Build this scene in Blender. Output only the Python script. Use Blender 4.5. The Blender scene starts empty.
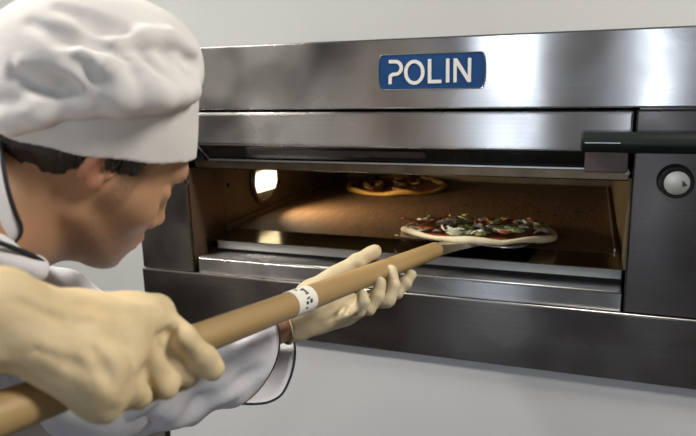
import bpy, bmesh, math, random
import numpy as np
from mathutils import Matrix, Vector
random.seed(5); np.random.seed(5)
SC = bpy.context.scene
COL = SC.collection

# ------------------------------------------------------------------ camera
FPX, YAW, PITCH, ROLL = 649.42, .3578, .2193, -.0255
CAM = np.array([0, -1.15, 1.45])
def _axes():
    cy, sy, cp, sp = math.cos(YAW), math.sin(YAW), math.cos(PITCH), math.sin(PITCH)
    fw = np.array([-sy*cp, cy*cp, -sp]); r = np.array([cy, sy, 0.]); u = np.cross(r, fw)
    cr, sr = math.cos(ROLL), math.sin(ROLL)
    return cr*r + sr*u, -sr*r + cr*u, fw
CR, CU, CF = _axes()
cd = bpy.data.cameras.new('camera'); cam = bpy.data.objects.new('camera', cd); COL.objects.link(cam)
cd.sensor_width = 36; cd.lens = FPX/696*36; cd.clip_start = .02
m4 = Matrix.Identity(4)
for i in range(3):
    m4[i][0] = CR[i]; m4[i][1] = CU[i]; m4[i][2] = -CF[i]; m4[i][3] = CAM[i]
cam.matrix_world = m4
SC.camera = cam
cd.dof.use_dof = True; cd.dof.focus_distance = .98; cd.dof.aperture_fstop = 5.4

# ------------------------------------------------------------------ world, lights, exposure
w = bpy.data.worlds.new('world'); SC.world = w; w.use_nodes = True
w.node_tree.nodes['Background'].inputs[0].default_value = (.75, .85, 1, 1)
w.node_tree.nodes['Background'].inputs[1].default_value = .25
SC.view_settings.view_transform = 'Standard'; SC.view_settings.look = 'None'
SC.view_settings.exposure = 0.22; SC.view_settings.gamma = 1
def area(name, loc, target, sx, sy, power, color, spread=180):
    l = bpy.data.lights.new(name, 'AREA'); l.shape = 'RECTANGLE'; l.size = sx; l.size_y = sy
    l.energy = power; l.color = color; l.spread = math.radians(spread)
    o = bpy.data.objects.new(name, l); COL.objects.link(o); o.location = loc
    d = Vector(target) - Vector(loc); o.rotation_euler = d.to_track_quat('-Z', 'Y').to_euler()
    return o
# daylight through the two tall windows behind the camera, and the ceiling fittings
area('window_light', (-.62, -4.05, 1.57), (-.6, 0, 1.5), .3, 1.4, 11, (.74, .84, 1))
area('window_light', (.43, -4.05, 1.57), (.45, 0, 1.5), .13, 1.4, 5, (.74, .84, 1))
area('ceiling_lamp_light', (-1.9, -.85, 2.74), (-1.9, -.85, 0), 1.2, .25, 78, (1, .95, .87))
area('ceiling_lamp_light', (1.5, -.35, 2.74), (1.5, -.35, 0), 1.2, .25, 62, (1, .95, .87))

# ------------------------------------------------------------------ materials
def mat(name, col, rough=.5, metal=0., noise=None, bump=None, spec=None, emit=None, sub=0, coords='Object'):
    """noise=(scale, other colour, sharpness) ; bump=(scale, strength, distance)"""
    m = bpy.data.materials.new(name); m.use_nodes = True
    nt = m.node_tree; b = nt.nodes['Principled BSDF']
    b.inputs['Base Color'].default_value = (*col, 1); b.inputs['Roughness'].default_value = rough
    b.inputs['Metallic'].default_value = metal
    if spec is not None: b.inputs['Specular IOR Level'].default_value = spec
    if sub:
        b.inputs['Subsurface Weight'].default_value = sub; b.inputs['Subsurface Radius'].default_value = (.02, .008, .005)
        b.inputs['Subsurface Scale'].default_value = .3
    if emit:
        b.inputs['Emission Color'].default_value = (*emit[0], 1); b.inputs['Emission Strength'].default_value = emit[1]
    tc = nt.nodes.new('ShaderNodeTexCoord')
    def tex(scale, detail=4):
        n = nt.nodes.new('ShaderNodeTexNoise'); n.inputs['Detail'].default_value = detail
        if isinstance(scale, tuple):
            mp = nt.nodes.new('ShaderNodeMapping'); mp.inputs['Scale'].default_value = scale
            nt.links.new(tc.outputs[coords], mp.inputs['Vector']); nt.links.new(mp.outputs[0], n.inputs['Vector'])
            n.inputs['Scale'].default_value = 1
        else:
            nt.links.new(tc.outputs[coords], n.inputs['Vector']); n.inputs['Scale'].default_value = scale
        return n
    if noise:
        n = tex(noise[0]); r = nt.nodes.new('ShaderNodeValToRGB')
        s = noise[2] if len(noise) > 2 else .2
        r.color_ramp.elements[0].position = .5 - s; r.color_ramp.elements[1].position = .5 + s
        r.color_ramp.elements[0].color = (*col, 1); r.color_ramp.elements[1].color = (*noise[1], 1)
        nt.links.new(n.outputs['Fac'], r.inputs[0]); nt.links.new(r.outputs[0], b.inputs['Base Color'])
    if bump:
        n = tex(bump[0]); bp = nt.nodes.new('ShaderNodeBump')
        bp.inputs['Strength'].default_value = bump[1]; bp.inputs['Distance'].default_value = bump[2]
        nt.links.new(n.outputs['Fac'], bp.inputs['Height']); nt.links.new(bp.outputs[0], b.inputs['Normal'])
    return m
def steel(name, col=(.52, .505, .49), rough=.22, aniso=.88, smudge=.35):
    """brushed sheet: the grain runs along x, so highlights smear up and down (UV u = height)"""
    m = mat(name, col, rough, 1.)
    nt = m.node_tree; b = nt.nodes['Principled BSDF']
    b.inputs['Anisotropic'].default_value = aniso
    t = nt.nodes.new('ShaderNodeTangent'); t.direction_type = 'UV_MAP'; t.uv_map = 'UVMap'
    nt.links.new(t.outputs[0], b.inputs['Tangent'])
    tc = nt.nodes.new('ShaderNodeTexCoord')
    n = nt.nodes.new('ShaderNodeTexNoise'); n.inputs['Scale'].default_value = 7; n.inputs['Detail'].default_value = 2.5
    n.inputs['Distortion'].default_value = .3
    nt.links.new(tc.outputs['Object'], n.inputs['Vector'])
    mp = nt.nodes.new('ShaderNodeMapping'); mp.inputs['Scale'].default_value = (3, 60, 700)
    nt.links.new(tc.outputs['Object'], mp.inputs[0])
    n2 = nt.nodes.new('ShaderNodeTexNoise'); n2.inputs['Scale'].default_value = 1; n2.inputs['Detail'].default_value = 3
    nt.links.new(mp.outputs[0], n2.inputs['Vector'])
    mr = nt.nodes.new('ShaderNodeMapRange'); mr.interpolation_type = 'SMOOTHSTEP'; mr.inputs[1].default_value = .2; mr.inputs[2].default_value = .85
    mr.inputs[3].default_value = rough - .05; mr.inputs[4].default_value = rough + .3*smudge
    nt.links.new(n.outputs['Fac'], mr.inputs[0]); nt.links.new(mr.outputs[0], b.inputs['Roughness'])
    r = nt.nodes.new('ShaderNodeValToRGB'); r.color_ramp.elements[0].position = .3; r.color_ramp.elements[1].position = .7
    r.color_ramp.elements[0].color = (*[c*.86 for c in col], 1); r.color_ramp.elements[1].color = (*col, 1)
    nt.links.new(n2.outputs['Fac'], r.inputs[0]); nt.links.new(r.outputs[0], b.inputs['Base Color'])
    return m
M = {}
M['wall'] = mat('wall paint', (.60, .61, .60), .6, noise=(2.5, (.56, .575, .57)), bump=(60, .1, .002))
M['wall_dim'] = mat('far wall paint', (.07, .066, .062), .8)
M['wall_grey'] = mat('grey wall paint', (.40, .39, .385), .8)
M['reflection_backing'] = mat('dark panelling', (.022, .02, .019), .7)  # near-black for unseen surfaces, so the oven steel mirrors darkness
M['floor'] = mat('floor tile', (.045, .04, .038), .5, noise=(6, (.06, .054, .05)))
M['ceil'] = mat('ceiling paint', (.6, .6, .58), .8)
M['pane'] = mat('window daylight', (.8, .9, 1), .3, emit=((.85, .93, 1), 2.2))
M['tube'] = mat('lamp diffuser', (1, .97, .9), .4, emit=((1, .95, .86), 4))
M['white'] = mat('white enamel', (.66, .655, .66), .4, noise=(3, (.62, .615, .62)))
M['blackrub'] = mat('black rubber', (.010, .010, .011), .6, spec=.2)
M['steel'] = steel('brushed steel')
M['steel_dark'] = steel('brushed steel dark reflection', (.125, .110, .104), .27, .85, .5)  # same sheet as the hood; reflected dark room put into the colour
M['steel_band'] = steel('brushed steel band', (.17, .152, .14), .24, .88, .4)  # dark floor reflection toned into the base colour
M['rail'] = mat('bright rail', (.62, .61, .59), .38, 1.)
M['steelplain'] = mat('plain steel', (.45, .45, .44), .3, 1., bump=(30, .05, .001))
M['brownsteel'] = mat('heat browned steel', (.12, .088, .055), .38, .8, noise=(25, (.20, .155, .1)))
M['goldsteel'] = mat('straw tinted steel', (.34, .27, .16), .16, 1., noise=((6, 60, 60), (.22, .17, .1)))
M['chamber'] = mat('chamber lining', (.19, .15, .085), .5, .35, noise=(12, (.13, .10, .06)), bump=(40, .1, .002))
M['jamb'] = mat('sooty jamb', (.10, .065, .045), .4, .4, noise=(14, (.15, .10, .07)))
M['stone'] = mat('baking stone', (.12, .066, .033), .6, noise=((90, 22, 20), (.19, .108, .055), .25), bump=((160, 40, 60), .5, .003), spec=.35)
M['burn'] = mat('burnt crumb', (.015, .01, .008), .9)
M['darkglass'] = mat('dark glass', (.008, .008, .008), .12)
M['black'] = mat('black plastic', (.010, .014, .013), .42, spec=.25, bump=(90, .05, .001))
M['brown'] = mat('bracket', (.10, .075, .065), .45, .5)
M['blue'] = mat('blue enamel', (.006, .05, .17), .5, spec=.25, noise=(30, (.008, .062, .2)), bump=(120, .15, .001))
M['letter'] = mat('cream letters', (.78, .77, .72), .5)
M['dial'] = mat('satin dial', (.52, .52, .48), .4, .4)
M['lampglass'] = mat('lamp glass', (1, .95, .75), .3, emit=((1, .9, .62), 2.3))
M['wood'] = mat('beech wood', (.42, .285, .125), .5, noise=((70, 70, 3.5), (.29, .18, .07), .22), bump=((70, 70, 4), .15, .001), coords='Object')
M['sticker'] = mat('paper sticker', (.78, .75, .68), .6)
M['ink'] = mat('ink', (.03, .03, .03), .6)
M['alu'] = mat('aluminium blade', (.55, .54, .5), .32, 1., bump=(60, .06, .001))
M['cloth'] = mat('white cotton', (.71, .70, .73), .9, bump=((22, 40, 30), .4, .006), spec=.1)
M['hat'] = mat('white hat cotton', (.72, .69, .665), .9, bump=((16, 30, 24), .35, .006), spec=.1)
M['piping'] = mat('black piping', (.012, .013, .018), .7)
M['glove'] = mat('cream latex', (.64, .51, .31), .6, noise=(35, (.57, .44, .25)), bump=(34, .5, .006), spec=.3)
M['glove2'] = mat('thin cream latex', (.58, .49, .32), .6, noise=(35, (.52, .42, .26)), bump=(75, .3, .003), spec=.3)
M['hair'] = mat('black hair', (.012, .009, .008), .5, noise=((120, 120, 30), (.03, .022, .018)), bump=((260, 260, 60), .7, .003))
M['trousers'] = mat('dark trousers', (.05, .05, .06), .9)
M['shoe'] = mat('black shoe', (.015, .015, .015), .4)
M['eye'] = mat('eye white', (.7, .68, .65), .2)
M['crust'] = mat('pale dough', (.84, .74, .54), .7, noise=(40, (.76, .62, .38), .3), bump=(60, .3, .003))
M['crust2'] = mat('baked crust', (.78, .50, .11), .7, noise=(40, (.55, .28, .05), .25), bump=(60, .4, .003))
M['sauce'] = mat('tomato sauce', (.17, .022, .012), .35, noise=(60, (.26, .05, .02)), bump=(80, .4, .003))
M['sauce2'] = mat('baked sauce', (.10, .018, .014), .5, noise=(60, (.2, .06, .03)), bump=(80, .5, .004))
M['cheese'] = mat('white cheese', (.66, .64, .52), .5)
M['cheese2'] = mat('melted cheese', (.5, .33, .08), .5)
M['pepper'] = mat('green pepper', (.13, .17, .03), .35, noise=(90, (.22, .26, .07)))
M['pale'] = mat('pale vegetable', (.47, .48, .33), .45, noise=(90, (.36, .4, .22)))
M['ham'] = mat('orange slice', (.42, .12, .03), .45, noise=(90, (.3, .06, .02)))
M['olive'] = mat('dark olive', (.035, .03, .015), .3)

def skin_material():
    m = mat('skin', (.47, .27, .16), .5, bump=(220, .12, .001), sub=.12, spec=.4)
    nt = m.node_tree; b = nt.nodes['Principled BSDF']
    a = nt.nodes.new('ShaderNodeAttribute'); a.attribute_name = 'skin_tone'
    tc = nt.nodes.new('ShaderNodeTexCoord')
    n = nt.nodes.new('ShaderNodeTexNoise'); n.inputs['Scale'].default_value = 45; n.inputs['Detail'].default_value = 5
    nt.links.new(tc.outputs['Object'], n.inputs['Vector'])
    n2 = nt.nodes.new('ShaderNodeTexNoise'); n2.inputs['Scale'].default_value = 380
    nt.links.new(tc.outputs['Object'], n2.inputs['Vector'])
    base = nt.nodes.new('ShaderNodeMix'); base.data_type = 'RGBA'
    base.inputs[6].default_value = (.50, .285, .165, 1); base.inputs[7].default_value = (.42, .225, .125, 1)
    nt.links.new(n.outputs['Fac'], base.inputs[0])
    sx = nt.nodes.new('ShaderNodeSeparateColor'); nt.links.new(a.outputs['Color'], sx.inputs[0])
    red = nt.nodes.new('ShaderNodeMix'); red.data_type = 'RGBA'; red.inputs[7].default_value = (.55, .2, .13, 1)
    nt.links.new(sx.outputs[0], red.inputs[0]); nt.links.new(base.outputs[2], red.inputs[6])
    st = nt.nodes.new('ShaderNodeMath'); st.operation = 'MULTIPLY'
    nt.links.new(sx.outputs[1], st.inputs[0]); nt.links.new(n2.outputs['Fac'], st.inputs[1])
    stub = nt.nodes.new('ShaderNodeMix'); stub.data_type = 'RGBA'; stub.inputs[7].default_value = (.05, .035, .03, 1)
    nt.links.new(st.outputs[0], stub.inputs[0]); nt.links.new(red.outputs[2], stub.inputs[6])
    nt.links.new(stub.outputs[2], b.inputs['Base Color'])
    return m
M['skin'] = skin_material()

# ------------------------------------------------------------------ object helpers
def tag(o, label=None, cat=None, group=None, kind=None):
    if label: o['label'] = label
    if cat: o['category'] = cat
    if group: o['group'] = group
    if kind: o['kind'] = kind
    return o
def empty(name, loc):
    o = bpy.data.objects.new(name, None); COL.objects.link(o); o.location = loc; o.empty_display_size = .05
    return o
def wloc(o):
    p = Vector(o.location)
    while o.parent: o = o.parent; p += Vector(o.location)
    return p
def obj(name, verts, faces, m, parent=None, smooth=False, origin=None, rot=None):
    """one mesh object from world coordinates; children sit relative to their parent"""
    v = np.asarray(verts, dtype=float).reshape(-1, 3)
    me = bpy.data.meshes.new(name)
    og = np.array(origin if origin is not None else (0, 0, 0), dtype=float)
    base = np.array(wloc(parent)) if parent else np.zeros(3)
    if origin is None: og = base
    me.from_pydata((v - og).tolist(), [], [list(map(int, f)) for f in faces])
    me.materials.append(m)
    if smooth: me.polygons.foreach_set('use_smooth', [True]*len(me.polygons))
    me.update()
    o = bpy.data.objects.new(name, me); COL.objects.link(o)
    if parent: o.parent = parent
    o.location = Vector(og - base)
    return o
def add_uv(o):
    me = o.data; uv = me.uv_layers.new(name='UVMap')
    for p in me.polygons:
        n = p.normal
        for li in p.loop_indices:
            c = me.vertices[me.loops[li].vertex_index].co
            uv.data[li].uv = (c.y if abs(n.z) > .8 else c.z, c.x if abs(n.x) < .8 else c.y)
class MB:
    def __init__(s): s.v = []; s.f = []
    def add(s, v, f):
        b = len(s.v); s.v += [tuple(map(float, p)) for p in v]; s.f += [[b+i for i in q] for q in f]; return s
    def box(s, lo, hi, bev=0):
        bm = bmesh.new(); bmesh.ops.create_cube(bm, size=1)
        for v in bm.verts: v.co = [lo[i] + (v.co[i]+.5)*(hi[i]-lo[i]) for i in range(3)]
        if bev: bmesh.ops.bevel(bm, geom=bm.edges[:], offset=bev, segments=3, affect='EDGES', profile=.5)
        bm.verts.index_update(); s.add([v.co for v in bm.verts], [[v.index for v in f.verts] for f in bm.faces]); bm.free(); return s
    def extrude_x(s, prof, x0, x1):
        """prof: closed (y,z) polygon, counter-clockwise seen from +x"""
        n = len(prof)
        v = [(x0, y, z) for y, z in prof] + [(x1, y, z) for y, z in prof]
        f = [list(range(n))[::-1], [n+i for i in range(n)]] + [[i, (i+1) % n, n+(i+1) % n, n+i] for i in range(n)]
        return s.add(v, f)
    def tube(s, pts, r, seg=10, closed=False, cap=True):
        pts = [np.array(p, float) for p in pts]; n = len(pts)
        rr = r if hasattr(r, '__len__') else [r]*n
        up = None; v = []
        for i in range(n):
            a = pts[(i-1) % n] if (closed or i) else pts[i]; b = pts[(i+1) % n] if (closed or i < n-1) else pts[i]
            t = b-a; t /= np.linalg.norm(t)+1e-12
            if up is None:
                up = np.cross(t, [0, 0, 1]) if abs(t[2]) < .9 else np.cross(t, [1, 0, 0])
            up = up - t*(up@t); up /= np.linalg.norm(up); w_ = np.cross(t, up)
            for k in range(seg):
                a_ = 2*math.pi*k/seg; v.append(pts[i] + rr[i]*(math.cos(a_)*up + math.sin(a_)*w_))
        f = []
        for i in range(n if closed else n-1):
            for k in range(seg):
                j = (i+1) % n; f.append([i*seg+k, i*seg+(k+1) % seg, j*seg+(k+1) % seg, j*seg+k])
        if cap and not closed: f += [list(range(seg))[::-1], [(n-1)*seg+k for k in range(seg)]]
        return s.add(v, f)
    def lathe(s, prof, c, ax, seg=40):
        """prof: (radius, height along ax) list, closed at both ends by radius 0"""
        ax = np.array(ax, float); ax /= np.linalg.norm(ax)
        e = np.cross(ax, [0, 0, 1]) if abs(ax[2]) < .9 else np.cross(ax, [1, 0, 0]); e /= np.linalg.norm(e); g = np.cross(ax, e)
        v = []
        for r, h in prof:
            for k in range(seg):
                a = 2*math.pi*k/seg; v.append(np.array(c) + ax*h + max(r, 1e-5)*(math.cos(a)*e + math.sin(a)*g))
        f = [[i*seg+k, i*seg+(k+1) % seg, (i+1)*seg+(k+1) % seg, (i+1)*seg+k] for i in range(len(prof)-1) for k in range(seg)]
        return s.add(v, f)
    def prism(s, poly, o, e1, e2, n, d0, d1):
        """poly: 2-D outline in the (e1, e2) frame at o, extruded along n from d0 to d1"""
        o, e1, e2, n = [np.array(q, float) for q in (o, e1, e2, n)]; k = len(poly)
        v = [o + a*e1 + b*e2 + n*d0 for a, b in poly] + [o + a*e1 + b*e2 + n*d1 for a, b in poly]
        f = [list(range(k))[::-1], [k+i for i in range(k)]] + [[i, (i+1) % k, k+(i+1) % k, k+i] for i in range(k)]
        return s.add(v, f)
    def build(s, name, m, parent=None, smooth=False, uv=False, origin=None):
        o = obj(name, s.v, s.f, m, parent, smooth, origin)
        bm = bmesh.new(); bm.from_mesh(o.data); bmesh.ops.recalc_face_normals(bm, faces=bm.faces); bm.to_mesh(o.data); bm.free()
        if uv: add_uv(o)
        if smooth == 'auto' and hasattr(o.data, 'set_sharp_from_angle'): o.data.set_sharp_from_angle(angle=math.radians(40))
        return o
def ribbon(mb, pts, wdt, o, e1, e2, n, d0, d1):
    """a flat ribbon of constant width along 2-D points, mitred at its corners, one closed piece"""
    pts = [np.array(p, float) for p in pts]; o, e1, e2, n = [np.array(q, float) for q in (o, e1, e2, n)]; v = []
    loop = np.linalg.norm(pts[0]-pts[-1]) < 1e-9; k = len(pts)
    for i, p in enumerate(pts):
        a = pts[i]-pts[i-1] if i else (pts[-1]-pts[-2] if loop else pts[1]-pts[0])
        b = pts[i+1]-pts[i] if i < k-1 else (pts[1]-pts[0] if loop else a)
        a = a/np.linalg.norm(a); b = b/np.linalg.norm(b); t = a+b; t /= np.linalg.norm(t)+1e-9
        q = np.array([-t[1], t[0]])*wdt/2/max(.38, abs(a@t))
        for r_, d in ((p+q, d0), (p-q, d0), (p-q, d1), (p+q, d1)): v.append(o + r_[0]*e1 + r_[1]*e2 + n*d)
    f = [[4*i+j, 4*i+(j+1) % 4, 4*i+4+(j+1) % 4, 4*i+4+j] for i in range(k-1) for j in range(4)]
    if not loop: f += [[0, 1, 2, 3], [4*k-1, 4*k-2, 4*k-3, 4*k-4]]
    return mb.add(v, f)
def ray(px, py): return CF + (px-348)/FPX*CR - (py-218)/FPX*CU
def at(px, py, d): return CAM + d*ray(px, py)

# ------------------------------------------------------------------ implicit surfaces
def unit(v): v = np.array(v, float); return v/np.linalg.norm(v)
def capsule(a, b, ra, rb=None, n=None, fl=1.):
    a = np.array(a, float); b = np.array(b, float); rb = ra if rb is None else rb
    ba = b-a; bb = max(ba@ba, 1e-12); nn = unit(n) if n is not None else None
    def fn(P):
        pa = P-a; t = np.clip(pa@ba/bb, 0, 1); q = pa - t[:, None]*ba
        if nn is not None: c = q@nn; q = q + ((1/fl-1)*c)[:, None]*nn
        return np.sqrt((q*q).sum(1)) - (ra + t*(rb-ra))
    r = max(ra, rb); return fn, np.minimum(a, b)-r, np.maximum(a, b)+r
def ellipsoid(c, rad, rot=None):
    c = np.array(c, float); rad = np.array(rad, float); rot = np.eye(3) if rot is None else rot
    def fn(P):
        q = (P-c)@rot; k0 = np.sqrt(((q/rad)**2).sum(1)); k1 = np.sqrt(((q/rad**2)**2).sum(1))
        return k0*(k0-1)/np.maximum(k1, 1e-9)
    r = np.abs(rot)@rad*1.0; return fn, c-r, c+r
class SDF:
    def __init__(s): s.ops = []; s.disp = []; s.cuts = []
    def u(s, prim, k=.01): s.ops.append(('u', k, prim)); return s
    def s(s, prim, k=.006): s.ops.append(('s', k, prim)); return s
    def cut(s, p, n): s.cuts.append((np.array(p, float), unit(n))); return s     # removes the side n points to
    @staticmethod
    def mix(op, k, F, d):
        if op == 'u':
            h = np.maximum(k-np.abs(F-d), 0)/k; return np.minimum(F, d) - h*h*k/4
        h = np.maximum(k-np.abs(F+d), 0)/k; return np.maximum(F, -d) + h*h*k/4
    def eval(s, P):
        F = np.full(len(P), .3)
        for op, k, (fn, lo, hi) in s.ops: F = s.mix(op, k, F, fn(P))
        for fn in s.disp: F = F + fn(P)
        for p, n in s.cuts: F = np.maximum(F, (P-p)@n)
        return F
    def grid(s, xs, ys, zs):
        ax = (xs, ys, zs); F = np.full((len(xs), len(ys), len(zs)), .3, np.float32)
        def pts(sl):
            g = np.meshgrid(*[a[q] for a, q in zip(ax, sl)], indexing='ij'); return np.stack([q.ravel() for q in g], 1)
        for op, k, (fn, lo, hi) in s.ops:
            pad = k + .012
            sl = tuple(slice(max(0, np.searchsorted(a, lo[i]-pad)-1), np.searchsorted(a, hi[i]+pad)+1) for i, a in enumerate(ax))
            if any(q.stop <= q.start for q in sl): continue
            sub = F[sl]
            if not sub.size: continue
            F[sl] = s.mix(op, k, sub, fn(pts(sl)).reshape(sub.shape))
        if s.disp or s.cuts:
            idx = np.where(np.abs(F) < .05) if not s.cuts else np.where(F < .05)
            P = np.stack([a[i] for a, i in zip(ax, idx)], 1); d = F[idx].astype(float)
            for fn in s.disp: d = d + fn(P)
            for p, n in s.cuts: d = np.maximum(d, (P-p)@n)
            F[idx] = d
        return F
    def mesh(s, h, lo=None, hi=None, fine=None, hf=None):
        los = np.min([p[1]-k for op, k, p in s.ops if op == 'u'], 0)-.02 if lo is None else np.array(lo)
        his = np.max([p[2]+k for op, k, p in s.ops if op == 'u'], 0)+.02 if hi is None else np.array(hi)
        ax = []
        for i in range(3):
            x = los[i]; l = [x]
            while x < his[i]:
                st = h
                for f in fine or []:
                    if f[0][i]-h < x < f[1][i]: st = hf
                x += st; l.append(x)
            ax.append(np.array(l))
        return nets(s.grid(*ax), *ax)
def nets(F, xs, ys, zs):
    """naive surface nets"""
    I = F < 0; n = np.array(F.shape)
    c = np.zeros(n-1, np.int8)
    for dx in (0, 1):
        for dy in (0, 1):
            for dz in (0, 1): c += I[dx:n[0]-1+dx, dy:n[1]-1+dy, dz:n[2]-1+dz]
    ci = np.argwhere((c > 0) & (c < 8)); idx = np.full(n-1, -1, np.int64); idx[tuple(ci.T)] = np.arange(len(ci))
    acc = np.zeros((len(ci), 3)); cnt = np.zeros(len(ci))
    ax = (xs, ys, zs)
    cor = [(a, b, d) for a in (0, 1) for b in (0, 1) for d in (0, 1)]
    for A in cor:
        for e in range(3):
            if A[e]: continue
            B = list(A); B[e] = 1
            a = ci+np.array(A); b = ci+np.array(B)
            fa = F[tuple(a.T)].astype(float); fb = F[tuple(b.T)].astype(float); mk = (fa < 0) != (fb < 0)
            t = np.where(mk, fa/np.where(fa == fb, 1, fa-fb), 0)
            pa = np.stack([ax[i][a[:, i]] for i in range(3)], 1); pb = np.stack([ax[i][b[:, i]] for i in range(3)], 1)
            acc += (pa + t[:, None]*(pb-pa))*mk[:, None]; cnt += mk
    V = acc/cnt[:, None]; Fc = []
    for e in range(3):
        sl0 = [slice(None)]*3; sl1 = [slice(None)]*3; sl0[e] = slice(0, -1); sl1[e] = slice(1, None)
        a = I[tuple(sl0)]; b = I[tuple(sl1)]; p, q = (e+1) % 3, (e+2) % 3
        for flip, mk in ((0, a & ~b), (1, ~a & b)):
            k = np.argwhere(mk); k = k[(k[:, p] > 0) & (k[:, q] > 0) & (k[:, p] < n[p]-1) & (k[:, q] < n[q]-1)]
            if not len(k): continue
            o = []
            for dp, dq in ((-1, -1), (0, -1), (0, 0), (-1, 0)):
                kk = k.copy(); kk[:, p] += dp; kk[:, q] += dq; o.append(idx[tuple(kk.T)])
            o = np.stack(o, 1); Fc.append(o[:, ::-1] if flip else o)
    return V, np.concatenate(Fc)
def cast(sdf, px, d0=.35, d1=1.6):
    """where the camera rays of these points meet an implicit surface"""
    px = np.array(px, float); D = np.array([ray(*p) for p in px]); t = np.full(len(px), d0)
    for _ in range(70):
        d = sdf.eval(CAM + t[:, None]*D); t = np.minimum(t + .6*d, d1)
    return CAM + t[:, None]*D
def sdf_obj(name, sdf, h, m, parent=None, **kw):
    V, F = sdf.mesh(h, **kw); return obj(name, V, F, m, parent, True)
def carve(sdf, px, r, k=.008, depth=0., d0=.35):
    P = cast(sdf, px, d0)
    for i in range(len(P)-1):
        ra = r*(.35 if i == 0 else 1); rb = r*(.35 if i == len(P)-2 else 1)
        v = [unit(p-CAM) for p in (P[i], P[i+1])]
        sdf.s(capsule(P[i]+v[0]*(depth-ra*.3), P[i+1]+v[1]*(depth-rb*.3), ra, rb), k)
def ridge(sdf, px, r, k=.012, d0=.35):
    P = cast(sdf, px, d0)
    for i in range(len(P)-1):
        ra = r*(.5 if i == 0 else 1); rb = r*(.5 if i == len(P)-2 else 1)
        v = [unit(p-CAM) for p in (P[i], P[i+1])]
        sdf.u(capsule(P[i]+v[0]*ra*.5, P[i+1]+v[1]*rb*.5, ra, rb), k)
def wob(amp, *waves):
    """gentle sum-of-sines displacement"""
    ws = [(np.array(k, float), ph) for k, ph in waves]
    return lambda P: amp*sum(np.sin(P@k + ph) for k, ph in ws)

# ================================================================== THE SETTING
X0, X1, Y0, Y1, ZC = -2.9, 2.3, -4.2, 1.03, 2.8
def plate(name, lo, hi, m): return tag(MB().box(lo, hi).build(name, m), kind='structure')
plate('floor', (X0-.1, Y0-.1, -.1), (X1+.1, Y1+.1, 0), M['floor'])
plate('ceiling', (X0-.1, Y0-.1, ZC), (X1+.1, Y1+.1, ZC+.1), M['ceil'])
plate('wall_back', (X0-.1, Y1, 0), (X1+.1, Y1+.1, ZC), M['wall'])
plate('wall_left', (X0-.1, Y0, 0), (X0, Y1, ZC), M['reflection_backing'])
plate('wall_right', (X1, Y0, 0), (X1+.1, Y1, ZC), M['wall_dim'])
WIN = ((-.81, -.43), (.33, .53)); WZ0, WZ1 = .85, 2.3
wf = MB()
for a, b in ((X0, WIN[0][0]), (WIN[0][1], WIN[1][0]), (WIN[1][1], X1)): wf.box((a, Y0-.1, 0), (b, Y0, ZC))
for a, b in WIN: wf.box((a, Y0-.1, 0), (b, Y0, WZ0)); wf.box((a, Y0-.1, WZ1), (b, Y0, ZC))
tag(wf.build('wall_front', M['wall_grey']), kind='structure')
d1 = tag(MB().box((-2.3, Y0, 0), (-.98, Y0+.05, 2.55), .004).build('added_dark_door', M['reflection_backing']), kind='structure')  # added unseen door, darkens what the left of the hood reflects
MB().tube([(-1.08, Y0+.05, 1.02), (-1.08, Y0+.1, 1.02), (-1.2, Y0+.1, 1.02)], .011, 10).build('door_handle', M['steelplain'], d1, True)  # handle on the added door
tag(MB().box((-.98, Y0, 0), (X1, Y0+.02, .82), .003).build('added_dark_trim', M['reflection_backing']), kind='structure')  # added unseen dado, keeps the low steel from mirroring a pale wall
for i, (a, b) in enumerate(WIN):
    fr = MB()
    for p, q in (((a, WZ0), (a+.03, WZ1)), ((b-.03, WZ0), (b, WZ1)), ((a+.03, WZ0), (b-.03, WZ0+.03)), ((a+.03, WZ1-.03), (b-.03, WZ1))):
        fr.box((p[0], Y0-.07, p[1]), (q[0], Y0-.01, q[1]))
    f = tag(fr.build('window_%d' % (i+1), M['white']), kind='structure')
    MB().box((a+.03, Y0-.06, WZ0+.03), (b-.03, Y0-.045, WZ1-.03)).build('pane', M['pane'], f)
for i, (x, y) in enumerate(((-1.9, -.85), (1.5, -.35))):
    t = tag(empty('ceiling_light', (x, y, ZC)), ('white ceiling light fitting overhead behind the chef', 'white ceiling light fitting overhead to the right of the oven')[i], 'light', 'ceiling lights')
    MB().box((x-.64, y-.17, ZC-.05), (x+.64, y+.17, ZC), .006).build('housing', M['white'], t)
    MB().box((x-.6, y-.13, ZC-.056), (x+.6, y+.13, ZC-.0505)).build('diffuser', M['tube'], t)

# ================================================================== OVEN STAND
XL, XR = -.79, .069          # inside faces of the chamber
OL, OR = -.922, .36          # outer sides of the oven
st = tag(empty('oven_stand', ((OL+OR)/2, .5, 0)), 'white enamelled cabinet stand carrying the steel pizza oven', 'stand')
MB().box((-.896, .004, .07), (OR-.03, .03, .9125), .003).build('front_panel', M['white'], st)
MB().box((OL+.004, .012, .05), (-.898, .045, .9125), .002).build('corner_post', M['blackrub'], st)
MB().box((OR-.028, .012, .05), (OR-.004, .045, .9125), .002).build('corner_post', M['blackrub'], st)
MB().box((OL+.03, .05, .07), (OL+.045, .97, .9)).box((OR-.045, .05, .07), (OR-.03, .97, .9)).box((OL+.03, .96, .07), (OR-.03, .975, .9)).build('side_panel', M['white'], st)
MB().box((OL+.02, .035, .88), (OR-.02, .97, .912)).build('top_frame', M['blackrub'], st)
for x in (OL+.06, OR-.06):
    for y in (.1, .9): MB().lathe([(0, 0), (.03, 0), (.03, .02), (.015, .03), (.015, .08), (0, .08)], (x, y, 0), (0, 0, 1), 20).build('foot', M['blackrub'], st, 'auto')

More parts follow.
